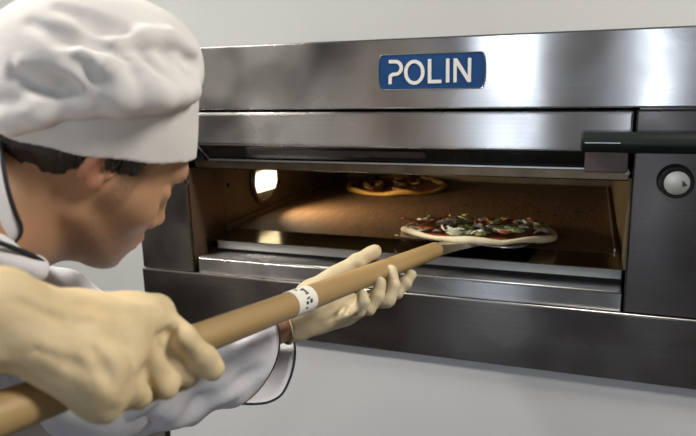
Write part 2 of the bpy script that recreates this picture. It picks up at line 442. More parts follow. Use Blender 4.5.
# ================================================================== OVEN
ov = tag(empty('pizza_oven', ((OL+OR)/2, .5, .913)), 'brushed steel deck pizza oven with a blue badge and its door open', 'oven')
cs = MB()
cs.box((OL+.002, .012, .93), (OR-.002, .98, 1.03))                 # below the chamber
cs.box((OL+.002, .012, 1.385), (OR-.002, .98, 1.505))              # above
cs.box((OL+.002, .012, 1.03), (XL-.006, .98, 1.385)).box((XR+.006, .012, 1.03), (OR-.002, .98, 1.385))
cs.box((OL+.002, .94, 1.03), (OR-.002, .98, 1.385))
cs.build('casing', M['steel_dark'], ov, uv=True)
MB().box((OL, -.002, 1.3845), (OR, .011, 1.508), .003).build('hood_panel', M['steel'], ov, uv=True)
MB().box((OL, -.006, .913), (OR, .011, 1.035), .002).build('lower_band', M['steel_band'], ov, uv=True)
MB().tube([(OL+.002, -.0045, 1.0352), (OR-.002, -.0045, 1.0352)], .0018, 8).build('band_edge', M['rail'], ov, True)
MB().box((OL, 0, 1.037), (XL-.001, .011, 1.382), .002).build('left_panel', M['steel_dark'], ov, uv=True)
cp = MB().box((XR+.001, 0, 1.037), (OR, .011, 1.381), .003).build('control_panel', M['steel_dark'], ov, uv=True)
# step, groove and sill under the mouth
MB().extrude_x([(.003, 1.036), (.058, 1.036), (.058, 1.071), (.006, 1.071), (.003, 1.068)], XL+.012, XR-.003).build('front_step', M['steel'], ov, uv=True)
MB().tube([(XL+.012, .0042, 1.0706), (XR-.003, .0042, 1.0706)], .0017, 8).build('step_edge', M['rail'], ov, True)
MB().extrude_x([(.055, 1.079), (.070, 1.079), (.070, 1.0965), (.055, 1.0965)], XL+.03, XR-.002).build('sill_rail', M['steelplain'], ov)
MB().box((XL+.003, .052, 1.0968), (XR-.001, .157, 1.0985)).build('sill', M['goldsteel'], ov)
MB().box((XL+.001, .06, 1.035), (XR-.001, .9, 1.078)).build('deck_base', M['blackrub'], ov)
stn = MB().box((XL+.001, .158, 1.079), (XR-.001, .925, 1.099), .001).build('baking_stone', M['stone'], ov)
cr = MB()
for x, y, r in ((-.02, .52, .007), (.01, .56, .005), (-.07, .47, .006), (-.05, .40, .004), (-.11, .5, .006), (-.3, .55, .005)):
    cr.lathe([(0, .004), (r*.6, .003), (r, 0), (0, 0)], (x, y, 1.0991), (.2, .1, 1), 9)
tag(cr.build('crumbs', M['burn'], stn), kind='stuff')
# chamber lining
MB().box((XL-.005, .142, 1.098), (XL, .93, 1.262)).box((XR, .05, 1.098), (XR+.005, .93, 1.262)).box((XL, .925, 1.098), (XR, .93, 1.262)).build('chamber_lining', M['chamber'], ov)
MB().box((XL, .06, 1.262), (XR, .93, 1.275)).build('chamber_ceiling', M['chamber'], ov)
MB().box((XL-.005, .008, 1.04), (XL, .141, 1.262), .0015).build('left_jamb', M['jamb'], ov)
MB().box((XL, .142, 1.099), (XL+.012, .925, 1.112), .002).build('side_skirting', M['chamber'], ov)
MB().box((XR-.0125, .16, 1.0995), (XR-.0105, .9, 1.106)).build('side_rail', M['rail'], ov)
MB().box((XL-.004, -.001, 1.04), (XL-.0005, .004, 1.29)).build('jamb_trim', M['brownsteel'], ov)
for y, z in ((.164, 1.201), (.43, 1.165), (.2, 1.235)):
    MB().lathe([(0, .004), (.004, .003), (.0055, 0), (0, 0)], (XL, y, z), (1, 0, 0), 14).build('screw', M['blackrub'], ov, 'auto')
lp = MB().lathe([(.062, 0), (.066, .004), (.064, .009), (.056, .010), (.052, .006), (.052, 0)], (XL, .335, 1.188), (1, 0, 0), 40).build('oven_lamp', M['jamb'], ov, 'auto')
MB().prism([(-.045, .024), (.058, .028), (.058, -.012), (.045, -.03), (-.05, -.026), (-.06, -.005)], (XL+.0065, .338, 1.186), (0, 1, 0), (0, 0, 1), (1, 0, 0), 0, .005).build('lamp_glass', M['lampglass'], lp)
area('oven_lamp_light', (XL+.02, .34, 1.186), (XL+.5, .42, 1.15), .09, .05, 1.15, (1, .8, .52), 125)
# door, tilted glass strip and lip
dr = MB().box((XL-.001, -.001, 1.312), (XR-.003, .011, 1.3795), .004).build('door', M['steel'], ov, uv=True)
MB().box((XL+.004, -.0022, 1.318), (XR-.008, -.0012, 1.3745), .0005).build('door_skin', M['steel'], dr, uv=True)
MB().extrude_x([(.001, 1.311), (.028, 1.2815), (.034, 1.2835), (.012, 1.3115)], -.752, -.006).build('door_glass', M['darkglass'], dr)
MB().extrude_x([(.002, 1.306), (.013, 1.2935), (.016, 1.295), (.006, 1.307)], -.64, -.28).build('glass_trim', M['steel_dark'], dr, uv=True)
MB().tube([(-.762, .0, 1.317), (-.748, .026, 1.2805)], .0016, 8).build('glass_side_edge', M['rail'], dr, True)
MB().box((-.75, .024, 1.2785), (XR-.004, .029, 1.2822), .0008).build('door_lip', M['rail'], dr)
MB().box((XL+.002, .03, 1.2605), (XR-.002, .058, 1.278), .002).build('mouth_rim', M['brownsteel'], ov)
MB().tube([(XL+.003, .0305, 1.2612), (XR-.003, .0305, 1.2612)], .0011, 6).build('rim_edge', M['goldsteel'], ov, True)
MB().box((XL-.004, .012, 1.279), (-.753, .03, 1.311)).build('door_end_cap', M['darkglass'], dr)
hd = MB().tube([(-.012, -.024, 1.331), (-.009, -.024, 1.331), (.052, -.024, 1.331), (.062, -.025, 1.331), (.08, -.026, 1.331), (.34, -.026, 1.331)],
               [.013, .0165, .0165, .0175, .0165, .0165], 20).build('door_handle', M['black'], dr, 'auto')
MB().box((-.006, -.0415, 1.331), (.047, -.0395, 1.3325)).build('handle_slot', M['steelplain'], hd)
MB().box((-.005, -.010, 1.2795), (.062, .0, 1.322), .002).build('handle_bracket', M['brown'], hd)
MB().box((.3, -.02, 1.32), (.325, 0, 1.342), .002).build('handle_post', M['black'], hd)
MB().lathe([(0, .006), (.004, .005), (.005, 0), (0, 0)], (.064, .03, 1.274), (0, -1, 0), 14).build('hinge_pin', M['rail'], dr, 'auto')
# knob
KC = np.array((.133, 0, 1.269))
kn = MB().lathe([(.0265, 0), (.0265, .006), (.0252, .012), (.0252, .026), (.0235, .030), (.0188, .030), (.0188, .0285), (0, .0285)], KC, (0, -1, 0), 48).build('knob', M['blackrub'], cp, 'auto')
dl = MB().lathe([(.0187, .0285), (.0187, .0296), (.0175, .0304), (0, .0304)], KC, (0, -1, 0), 40).build('dial_face', M['dial'], kn, 'auto')
MB().prism([(.0075, .005), (.0080, -.0055), (.0152, -.003)], KC, (1, 0, 0), (0, 0, 1), (0, -1, 0), .0304, .0309).build('pointer', M['ink'], dl)
# badge
BC = np.array((-.2665, -.002, 1.4495)); hw, hh = .0895, .0305
bo = [(-hw+.001, -hh), (hw-.001, -hh)]
bo += [(hw + .0055*math.cos(a), hh*.96*math.sin(a)) for a in np.linspace(-1.35, 1.35, 9)]
bo += [(hw-.001, hh), (-hw+.001, hh)]
bo += [(-hw - .0055*math.cos(a), hh*.96*math.sin(a)) for a in np.linspace(1.35, -1.35, 9)]
bd = MB().prism(bo, BC, (1, 0, 0), (0, 0, 1), (0, -1, 0), 0, .0045).build('badge', M['blue'], ov)
MB().tube([BC + np.array((a, -.0046, b)) for a, b in bo], .0008, 6, closed=True).build('badge_border', M['steelplain'], bd)
def letter(pts): ribbon(MB(), pts, .0060, BC, (1, 0, 0), (0, 0, 1), (0, -1, 0), .0045, .0057).build('letter', M['letter'], bd)
arc = lambda cx, cz, rx, rz, a0, a1, n=20: [(cx + rx*math.cos(a), cz + rz*math.sin(a)) for a in np.linspace(a0, a1, n)]
letter([(-.0755, .0185), (-.065, .0185)] + arc(-.064, .0075, .0115, .011, 1.5, -1.5, 14) + [(-.068, -.0035), (-.0725, -.006), (-.0735, -.010), (-.0735, -.0205)])
letter(arc(-.029, -.0008, .0155, .0185, 0, 2*math.pi, 41))
letter([(-.0015, .021), (-.0015, -.0175), (.0195, -.0175)])
letter([(.0305, .021), (.0305, -.0195)])
NB2 = MB().prism([(.0407, -.0195), (.0463, -.0195), (.0463, .0095), (.0652, -.0195), (.0710, -.0195), (.0710, .021), (.0654, .021), (.0654, -.0085), (.0465, .021), (.0407, .021)], BC, (1, 0, 0), (0, 0, 1), (0, -1, 0), .0045, .0057)
NB2.build('letter', M['letter'], bd)

# ================================================================== PEEL
HA = at(0, 414, .47); HB = at(436, 250, 1.2); HAX = unit(HB-HA)
def axis_at(px):
    d = 1/(1/.47 + (1/1.2-1/.47)*px/436); return at(px, 414-164*px/436, d)
def hrad(p): return .0167 - .0014*np.clip((p-HA)@HAX/np.linalg.norm(HB-HA), 0, 1)
pe = tag(empty('pizza_peel', HB), 'long wooden handled pizza peel with a metal blade under the raw pizza', 'peel')
back = HA - HAX*.13; Ltot = np.linalg.norm(HB-back)
hm = MB().lathe([(0, 0), (.012, .001), (.0155, .006), (.0167, .014)] + [(float(hrad(back+HAX*t)), t) for t in np.linspace(.03, Ltot-.006, 24)] + [(.0145, Ltot-.001), (.0125, Ltot), (0, Ltot)], (0, 0, 0), (0, 0, 1), 40)
ho = hm.build('handle', M['wood'], None, 'auto')
ho.parent = pe; ho.location = Vector(back-HB); ho.rotation_euler = Vector(HAX).to_track_quat('Z', 'Y').to_euler()
# paper sticker wrapped round the handle
p0 = axis_at(288.5); p1 = axis_at(307); c = (p0+p1)/2; Ls = np.linalg.norm(p1-p0)
n1 = CAM-c; n1 = unit(n1-HAX*(n1@HAX)); n2 = np.cross(n1, HAX); n2 = n2 if n2[2] > 0 else -n2
def onh(s, ang, rr): return c + HAX*s + rr*(math.cos(ang)*n1 + math.sin(ang)*n2)
rs = float(hrad(c))+.0005; A0, A1, NA = -1.75, 1.9, 30
def wrapped(mb, s0, s1, a0, a1, r0, r1, na=6, slant=0):
    v = []; f = []
    for i in range(na+1):
        a = a0+(a1-a0)*i/na; o = slant*i/na
        v += [onh(s0+o, a, r0), onh(s1+o, a, r0), onh(s1+o, a, r1), onh(s0+o, a, r1)]
    for i in range(na):
        for k in range(4): f.append([4*i+k, 4*i+(k+1) % 4, 4*i+4+(k+1) % 4, 4*i+4+k])
    f += [[0, 1, 2, 3], [4*na+3, 4*na+2, 4*na+1, 4*na]]; mb.add(v, f)
sk = MB(); wrapped(sk, -Ls/2, Ls/2, A0, A1, rs-.0004, rs+.0002, NA)
sk = sk.build('sticker', M['sticker'], pe, 'auto')
pr_ = MB()
for s0, s1, a0, a1, sl in ((-.004, .003, .75, .95, .004), (.001, .005, .45, .8, 0), (-.001, .006, .3, .42, 0), (-.003, .001, -.1, .02, 0), (-.006, -.001, -.42, -.2, 0), (.002, .0075, -.4, -.12, .001), (-.007, -.002, -.75, -.62, 0), (0, .004, -.05, .08, 0), (-.009, -.006, .9, 1.2, 0)):
    wrapped(pr_, s0, s1, a0, a1, rs+.0002, rs+.0005, 4, sl)
pr_.build('printing', M['ink'], sk)
# blade: pitched like the handle, tongue under the crust
PN = unit(np.array((0, .108, 1))); PZ = np.array((-.205, .205, 1.1075))      # plate plane
e2 = unit(np.array((.135, .828, 0)) ); e2 = unit(e2-PN*(e2@PN)); e1 = np.cross(e2, PN)
out = []
for cx, cy, a0 in ((.085, .11, 0), (-.125, .10, 90), (-.125, -.085, 180), (.085, -.105, 270)):
    for k in range(7):
        a = math.radians(a0+15*k); out.append((cx+.035*math.cos(a), cy+.035*math.sin(a)))
bl = MB().prism(out, PZ, e1, e2, PN, -.0012, .0006).build('blade', M['alu'], pe)
f0 = HB + HAX*.004; f1 = PZ - e2*.13
ton = MB(); v = []
for t in np.linspace(0, 1, 9):
    p = f0*(1-t)+f1*t; wd = .012 + .033*t**1.6; th = .008*(1-t)+.0015
    v += [p - e1*wd - PN*th, p + e1*wd - PN*th, p + e1*wd*.8 + PN*th, p - e1*wd*.8 + PN*th]
ff = [[4*i+k, 4*i+(k+1) % 4, 4*i+4+(k+1) % 4, 4*i+4+k] for i in range(8) for k in range(4)] + [[3, 2, 1, 0], [32, 33, 34, 35]]
ton.add(v, ff).build('socket', M['alu'], pe, 'auto')

# ================================================================== PIZZAS
def pizza(root, C0, e1, e2, N, R, mats, seed, n_top, kinds, hp_=.006):
    rng = random.Random(seed); C0 = np.array(C0)
    ph = [rng.uniform(0, 6.28) for _ in range(6)]
    def rad(a): return R*(1 + .022*math.sin(2*a+ph[0]) + .018*math.sin(3*a+ph[1]) + .012*math.sin(5*a+ph[2]) + .008*math.sin(9*a+ph[3]))
    na, v = 96, []
    prof = [(0, 0), (.5, 0), (.94, 0), (.987, .002), (1.0, .006), (.994, .0105), (.972, .013), (.948, .012), (.925, .009), (.90, .0075), (.5, .008), (0, .008)]
    for k in range(na):
        a = 2*math.pi*k/na; r = rad(a)
        lift = .0035*math.sin(4*a+ph[4]) + .0025*math.sin(7*a+ph[5])
        for q, h in prof:
            hh_ = h*(1+ (.25*math.sin(6*a+ph[1]) if .88 < q else 0)) + (max(0, lift)*q**6)
            v.append(C0 + q*r*(math.cos(a)*e1 + math.sin(a)*e2) + N*hh_)
    n = len(prof); f = [[k*n+i, ((k+1) % na)*n+i, ((k+1) % na)*n+i+1, k*n+i+1] for k in range(na) for i in range(n-1)]
    MB().add(v, f).build('crust', mats[0], root, True)
    v = []
    prof = [(0, .0105), (.3, .0105), (.6, .0105), (.86, .0105), (.905, .0098), (.905, .004), (0, .004)]
    for k in range(na):
        a = 2*math.pi*k/na; r = rad(a)*(1+.02*math.sin(11*a+ph[2])+.015*math.sin(17*a))
        for q, h in prof: v.append(C0 + q*r*(math.cos(a)*e1+math.sin(a)*e2) + N*(h + .0012*math.sin(40*q+7*a)))
    n = len(prof); f = [[k*n+i, ((k+1) % na)*n+i, ((k+1) % na)*n+i+1, k*n+i+1] for k in range(na) for i in range(n-1)]
    MB().add(v, f).build('sauce', mats[1], root, True)
    for i in range(n_top):
        kind, m, sz, ht = kinds[i % len(kinds)]
        a = rng.uniform(0, 6.283); q = R*.90*math.sqrt(rng.uniform(0, 1)); rot = rng.uniform(0, 6.283)
        base = C0 + q*(math.cos(a)*e1 + math.sin(a)*e2) + N*(.0095 + rng.uniform(0, hp_))
        b1 = math.cos(rot)*e1 + math.sin(rot)*e2 + N*rng.uniform(-.3, .3); b1 = unit(b1); b2 = unit(np.cross(N, b1)); b3 = np.cross(b1, b2)
        s = sz*rng.uniform(.7, 1.25); mb = MB()
        if kind == 'cheese_shred':
            for _ in range(3):
                o = base + b1*rng.uniform(-.01, .01) + b2*rng.uniform(-.01, .01); t = rng.uniform(0, 6.28); d = math.cos(t)*b1+math.sin(t)*b2
                pts = [o + d*s*(u_-.5) + b2*.15*s*math.sin(3*u_) + N*(.003+.003*math.sin(u_*3.1)) for u_ in np.linspace(0, 1, 6)]
                mb.tube(pts, [.0012, .0022, .0024, .0024, .0021, .0011], 7)
        elif kind == 'olive_ring':
            mb.tube([base + N*.003 + s*.4*(math.cos(t)*b1 + math.sin(t)*b2) for t in np.linspace(0, 2*math.pi, 17)[:-1]], .0028, 8, closed=True)
        else:       # curved irregular slice with thickness
            nr = 14; top = []; bot = []; ctr = base
            pf = [1+.18*math.sin(2*t+a)+.14*math.sin(3*t+rot)+.08*math.sin(5*t) for t in np.linspace(0, 2*math.pi, nr+1)[:-1]]
            v = [ctr + N*ht*1.2, ctr]
            for j in range(nr):
                t = 2*math.pi*j/nr
                for q_, hz in ((.55, ht*1.15), (.92, ht*.95), (1., ht*.5), (.9, 0)):
                    v.append(ctr + s*.5*pf[j]*q_*(math.cos(t)*b1 + .62*math.sin(t)*b2) + b3*(hz + .25*s*(.5*q_*math.cos(t))**2))
            f = []
            for j in range(nr):
                k = (j+1) % nr; A = 2+4*j; Bq = 2+4*k
                f += [[0, A, Bq], [A, A+1, Bq+1, Bq], [A+1, A+2, Bq+2, Bq+1], [A+2, A+3, Bq+3, Bq+2], [A+3, 1, Bq+3]]
            mb.add(v, f)
        mb.build(kind, m, root, True)
rp = tag(empty('pizza', PZ+PN*.001), 'raw vegetable pizza with pale dough rim resting on the peel at the oven mouth', 'pizza')
pizza(rp, PZ+PN*.0008-np.array((.005, 0, 0)), e1, e2, PN, .160, (M['crust'], M['sauce']), 3, 96,
      [('cheese_shred', M['cheese'], .036, 0), ('pepper_slice', M['pepper'], .032, .005), ('mushroom_slice', M['pale'], .048, .004), ('cheese_shred', M['cheese'], .028, 0), ('ham_slice', M['ham'], .046, .004), ('pepper_slice', M['pepper'], .026, .005), ('mushroom_slice', M['pale'], .034, .005), ('ham_slice', M['ham'], .04, .004)], .016)
bp = tag(empty('pizza', (-.575, .775, 1.0995)), 'baking pizza with dark topping deep inside the oven, behind the raw one', 'pizza')
ez = np.array((0, 0, 1.))
pizza(bp, (-.555, .765, 1.0995), np.array((1., 0, 0)), np.array((0, 1., 0)), ez, .155, (M['crust2'], M['sauce2']), 9, 40,
      [('olive_ring', M['olive'], .016, .004), ('cheese_patch', M['cheese2'], .045, .003), ('ham_slice', M['sauce2'], .04, .005)])

# ================================================================== THE CHEF
HM_ = np.array([[0.4031255567738408, -0.754497314505686, 0.5179030680344426], [0.6967814591832031, 0.6199412198144364, 0.3607886945478123], [-0.593283560883248, 0.2154221120932026, 0.775633889155829]])
HT_ = np.array([-0.49230826617322926, -0.601755599513658, 1.3777841921341714])
def hd_(x, y, z): return HT_ + HM_@np.array((x, y, z), float)
NB = at(-22, 212, .645)
LSH, LEL, LWR = at(-20, 305, .84), at(100, 392, .80), at(297, 321, .955)
RSH, REL, RWR = at(-150, 232, .50), CAM + .42*CF - .46*CR - .22*CU, at(-8, 314, .475)
HIP = np.array((-1.0, -.93, .93)); HL = unit(np.array((-.5, .86, 0)))
AN1 = lambda px: (lambda p: unit((CAM-p) - HAX*((CAM-p)@HAX)))(axis_at(px))
def hp(px, deg, rad):
    p = axis_at(px); a1 = AN1(px); a2 = np.cross(a1, HAX); a2 = a2 if a2[2] > 0 else -a2
    a = math.radians(deg); return p + rad*(math.cos(a)*a1 + math.sin(a)*a2)

def hand(s, chains, wrist, mcp_r, dr=0., palm_extra=()):
    """palm fan from the wrist to the knuckles, then one tapering chain per finger"""
    for name, (r0, *pts) in chains.items():
        if name != 'thumb': s.u(capsule(wrist + .12*(pts[0]-wrist), pts[0], .0185-dr, mcp_r-dr), .016)
    for a, b, ra, rb in palm_extra: s.u(capsule(a, b, ra-dr, rb-dr), .014)
    for name, (r0, *pts) in chains.items():
        n = len(pts)
        for i in range(n-1):
            ra = r0*(1-.05*i) - dr; rb = r0*(1-.05*(i+1)) - dr
            s.u(capsule(pts[i], pts[i+1], ra, rb), .006 if i == 0 else .0025)
            if i: s.u(ellipsoid(pts[i], (ra*1.05,)*3), .004)            # knuckle
# near (right) hand: over the top of the handle, fingers curling under it
RCH = {
 'index': (.0122, hp(148, 52, .047), at(184, 338, .570), at(203, 358, .578), at(213, 370, .583)),
 'middle': (.0118, hp(131, 40, .045), hp(156, -42, .0385), hp(151, -104, .0285), hp(140, -162, .028)),
 'ring': (.0112, hp(112, 32, .044), hp(136, -46, .038), hp(132, -108, .028), hp(120, -164, .0275)),
 'little': (.0100, hp(92, 24, .042), hp(112, -50, .036), hp(108, -108, .027), hp(98, -162, .0265)),
 'thumb': (.0125, hp(70, 95, .040), hp(105, 125, .034), hp(150, 160, .030)),
}
RPX = ((RWR, hp(66, 5, .042), .027, .024), (hp(66, 5, .042), hp(100, 10, .038), .021, .016), (RWR, hp(70, 90, .040), .026, .015), (RWR, hp(70, -25, .036), .022, .016), (hp(70, -25, .036), hp(100, -35, .034), .017, .0125), (hp(66, 40, .045), hp(128, 42, .044), .02, .0155))
# far (left) hand: palm up beneath the handle, thumb along its far side
LCH = {
 'little': (.0098, at(342, 316, .965), at(358, 311, .935), at(363, 302, .932), at(362, 295, .936)),
 'ring': (.0104, at(352, 310, .975), at(369, 308, .955), at(378, 296, .956), at(380, 282, .962)),
 'middle': (.0106, at(362, 305, .995), at(388, 300, .985), at(394, 286, .990), at(391, 270, .998)),
 'index': (.0104, at(371, 298, 1.02), at(397, 292, 1.045), at(406, 283, 1.05), at(411, 275, 1.056)),
 'thumb': (.0145, at(306, 292, .985), at(335, 275, 1.0), at(357, 262, 1.012), at(374, 252, 1.022)),
}
LPX = ((LWR, at(322, 318, .965), .021, .019), (LWR, at(318, 294, .985), .021, .0165), (at(318, 305, .98), at(352, 304, .985), .02, .014), (LWR, at(308, 290, .985), .02, .014), (at(345, 314, .965), at(356, 308, .975), .013, .0125))

def head(s):
    s.u(ellipsoid(hd_(-.020, 0, .042), (.094, .075, .084), HM_), .01)
    s.u(ellipsoid(hd_(-.045, 0, .01), (.062, .064, .060), HM_), .03)
    s.u(ellipsoid(hd_(.04, 0, -.02), (.052, .056, .080), HM_), .03)
    s.u(capsule(hd_(.080, -.02, .03), hd_(.080, .02, .03), .0150), .02)            # brow
    for e in (-1, 1):
        s.u(capsule(hd_(.004, e*.052, -.052), hd_(.066, e*.018, -.088), .017, .016), .03)     # jaw
        s.u(capsule(hd_(.012, e*.056, -.012), hd_(.062, e*.038, -.022), .016, .018), .025)    # cheekbone
        s.s(ellipsoid(hd_(.092, e*.031, .004), (.016, .018, .012), HM_), .014)     # socket
        s.u(ellipsoid(hd_(.074, e*.031, .004), (.0135, .015, .0125), HM_), .005)   # lids
        s.s(capsule(hd_(.0895, e*.02, -.0005), hd_(.086, e*.041, -.0015), .0012), .002)
    s.u(capsule(hd_(.062, 0, -.055), hd_(.070, 0, -.062), .032, .030), .025)      # muzzle
    s.u(ellipsoid(hd_(.079, 0, -.093), (.016, .020, .0145), HM_), .016)             # chin
    s.u(capsule(hd_(.087, 0, .016), hd_(.101, 0, -.026), .0075, .0095), .012)       # nose
    s.u(ellipsoid(hd_(.1035, 0, -.030), (.0108, .0115, .0095), HM_), .006)
    for e in (-1, 1):
        s.u(ellipsoid(hd_(.095, e*.0125, -.035), (.010, .0065, .0075), HM_), .005)
        s.s(ellipsoid(hd_(.0995, e*.0075, -.0415), (.0045, .003, .003), HM_), .002)
    s.u(capsule(hd_(.097, -.010, -.0585), hd_(.097, .010, -.0585), .0058), .007)    # lips
    s.u(capsule(hd_(.094, -.010, -.0705), hd_(.094, .010, -.0705), .0064), .007)
    s.s(capsule(hd_(.1035, -.02, -.0645), hd_(.1035, .02, -.0645), .0028), .004)
    s.s(capsule(hd_(.097, -.014, -.081), hd_(.097, .014, -.081), .0055), .01)
    for e in (-1, 1):                                                             # ears
        er = HM_@np.array(Matrix.Rotation(math.radians(14), 3, 'Y') @ Matrix.Rotation(math.radians(-e*24), 3, 'Z'))
        s.u(ellipsoid(hd_(-.012, e*.0765, .006), (.0142, .0065, .0245), er), .005)
        s.u(ellipsoid(hd_(-.004, e*.0755, -.014), (.0075, .005, .009), er), .005)
        s.s(ellipsoid(hd_(-.008, e*.084, .006), (.0088, .006, .0165), er), .003)
        s.s(ellipsoid(hd_(-.002, e*.079, .001), (.0045, .006, .006), er), .003)
        s.u(ellipsoid(hd_(.003, e*.0755, .0), (.0035, .0045, .006), er), .003)
    s.u(capsule(hd_(.045, 0, -.083), at(28, 226, .67), .020, .034), .03)
    s.u(capsule(hd_(-.030, 0, -.035), NB, .054, .060), .03)
    s.u(capsule(hd_(.02, 0, -.055), NB + HM_@np.array((.03, 0, -.01)), .030, .045), .03)

body = SDF(); head(body)
body.u(capsule(NB, RSH*.75+NB*.25, .055, .045), .04).u(capsule(NB, LSH*.75+NB*.25, .055, .045), .04)
MID = NB*.5+HIP*.5
body.u(capsule(NB*.8+HIP*.2, MID, .10, .115, unit(np.cross(HIP-NB, LSH-RSH)), .75), .06)
body.u(capsule(MID, HIP, .115, .125, unit(np.cross(HIP-NB, LSH-RSH)), .8), .06)
for sh, el, wr in ((RSH, REL, RWR), (LSH, LEL, LWR)):
    body.u(capsule(sh, el, .046, .037), .03); body.u(capsule(el, wr, .036, .0215), .02)
hand(body, RCH, RWR, .0155, .0068, RPX); hand(body, LCH, LWR, .0125, .0026, LPX)
FEET = []
for e in (-1, 1):
    hj = HIP + HL*e*.085 + np.array((0, 0, -.04)); kn_ = np.array((HIP[0]+.04, HIP[1], .5)) + HL*e*.11; an = np.array((HIP[0]-.03, HIP[1], .09)) + HL*e*.12
    FEET.append((hj, kn_, an)); body.u(capsule(hj, kn_, .082, .052), .05); body.u(capsule(kn_, an, .052, .034), .03)
    body.u(capsule(an + np.array((0, 0, -.045)), an + np.array((.15, .06, -.062)), .032, .022), .03)
cands = [hd_(x, y, z) for x in (-.12, .13) for y in (-.1, .1) for z in (-.12, .15)]
flo, fhi = np.min(cands, 0), np.max(cands, 0)
V, F = body.mesh(.007, fine=[(flo, fhi), (np.array((-.62, -.33, 1.0)), LWR+.03)], hf=.0026)
chef = obj('person', V, F, M['skin'], None, True, origin=(HIP[0], HIP[1], 0))
tag(chef, 'person in a white chef hat and jacket leaning to the oven, gloved hands on peel', 'person')
lv = (V-HT_)@HM_
def sm(a, b, x): t = np.clip((x-a)/(b-a), 0, 1); return t*t*(3-2*t)
ear = sm(.0715, .079, np.abs(lv[:, 1]))*sm(.045, .03, np.abs(lv[:, 0]))*(np.abs(lv[:, 2]) < .05)
lips = sm(.012, .006, np.abs(lv[:, 2]+.0645))*sm(.088, .094, lv[:, 0])*sm(.03, .02, np.abs(lv[:, 1]))
stub = sm(-.035, -.06, lv[:, 2])*sm(.0, .03, lv[:, 0])*(lv[:, 2] > -.14)*(lv[:, 0] < .15)*(1-lips)*.55
side = sm(.016, .008, np.abs(lv[:, 0]-.021-.15*(lv[:, 2]+.03)))*sm(-.055, -.005, lv[:, 2])*(np.abs(lv[:, 1]) > .03)
stub = np.maximum(stub, .75*side)
colr = np.stack([np.maximum(.4*ear, .45*lips), stub, 0*stub, np.ones(len(V))], 1)
a_ = chef.data.color_attributes.new('skin_tone', 'FLOAT_COLOR', 'POINT'); a_.data.foreach_set('color', colr.astype(np.float32).ravel())
for e in (-1, 1):
    MB().lathe([(.0118*math.sin(t), -.0118*math.cos(t)) for t in np.linspace(0, math.pi, 13)], hd_(.0755, e*.031, .003), HM_[:, 0], 20).build('eye', M['eye'], chef, True)
# hair: a cap over the skull that ends in a ragged nape line and a sideburn
hair = SDF()
hair.u(ellipsoid(hd_(-.014, 0, .045), (.104, .0795, .094), HM_), .01).u(ellipsoid(hd_(-.047, 0, .008), (.066, .0685, .066), HM_), .03)
tufts = SDF()
for p, q, r0 in (((4, 138), (12, 156), .006), ((14, 146), (21, 163), .006), ((25, 148), (29, 160), .005), ((36, 150), (38, 156), .005), ((44, 152), (43, 171), .0055), ((53, 154), (53, 172), .006), ((62, 156), (64, 172), .006), ((72, 157), (76, 169), .0055), ((82, 158), (83, 163), .004), ((108, 160), (107, 171), .0035), ((115, 162), (113, 173), .0035), ((122, 163), (119, 174), .0035), ((129, 164), (124, 171), .003)):
    A_, B_ = cast(body, [p, q]); tufts.u(capsule(A_, B_, r0, .0015), .004)
hair.ops += tufts.ops
V, F = hair.mesh(.0024)
lv = (V-HT_)@HM_
az = np.arctan2(lv[:, 1], -lv[:, 0]-.01)
line = -.041 - .022*sm(-.05, -.095, lv[:, 0]) + .004*np.sin(31*az) + .003*np.sin(57*az+1) + .030*sm(-.045, -.02, lv[:, 0])
keep = (lv[:, 2] > line) & (lv[:, 2] < .034 + .40*lv[:, 0]) & (lv[:, 0] < -.008)
keep |= (lv[:, 0] > .006) & (lv[:, 0] < .030) & (lv[:, 2] > -.010 + .25*np.abs(lv[:, 0]-.014) + .003*np.sin(900*lv[:, 0])) & (lv[:, 2] < .05)
keep |= (tufts.eval(V) < .0015) & (lv[:, 2] < .034 + .40*lv[:, 0])
kf = keep[F].all(1); used = np.unique(F[kf]); mp_ = np.full(len(V), -1); mp_[used] = np.arange(len(used))
ho_ = obj('hair', V[used], mp_[F[kf]], M['hair'], chef, True)
sd = ho_.modifiers.new('thickness', 'SOLIDIFY'); sd.thickness = .006; sd.offset = -1
for e in (-1, 1):
    MB().tube([hd_(.099-.35*abs(y-.02)*(y > .02), e*y, .0265+.12*(y-.02)) for y in (.012, .02, .03, .04)], [.002, .0032, .003, .0012], 8).build('eyebrow', M['hair'], chef, True)

# ------------------------------------------------------------------ hat
HX = HM_@unit((-.40, 0, .92)); HF = HM_[:, 0]; HF = unit(HF-HX*(HF@HX)); HY = np.cross(HX, HF)
HR = np.stack([HF, HY, HX], 1); HO = hd_(.0, 0, .0175)
def ho3(a, b, c): return HO + HF*a + HY*b + HX*c
def band_fn(P, grow=0.):
    q = (P-HO)@HR; t = np.clip(q[:, 2]/.1, -.3, 1.2)
    A = .106 - .009*t + grow; Bb = .087 - .002*t + grow; x = q[:, 0] + .004 + .010*t; A = np.where(x < 0, A+.012, A)
    k0 = np.sqrt((x/A)**2 + (q[:, 1]/Bb)**2); rad = (k0-1)*Bb
    return np.maximum(np.maximum(rad, np.abs(q[:, 2]-.0425)-.0425), q[:, 2] - .083 - .45*np.minimum(q[:, 0], 0))
hat = SDF()
bb = [ho3(a, b, c) for a in (-.13, .13) for b in (-.11, .11) for c in (-.02, .13)]
bprim = (lambda P: band_fn(P), np.min(bb, 0), np.max(bb, 0))
band = SDF().u(bprim, .003)
band.disp.append(wob(.0007, ((40, 22, 60), 0), ((-31, 45, 25), 1.2), ((90, 40, -50), 2)))
PC = at(96, 61, .672)
puff = SDF()
px_ax = unit(CR*.97 - CU*.12); up_ax = unit(HX - px_ax*(HX@px_ax)); PR = np.stack([px_ax, np.cross(up_ax, px_ax), up_ax], 1)
puff.u(ellipsoid(PC, (.100, .110, .074), PR), .01)
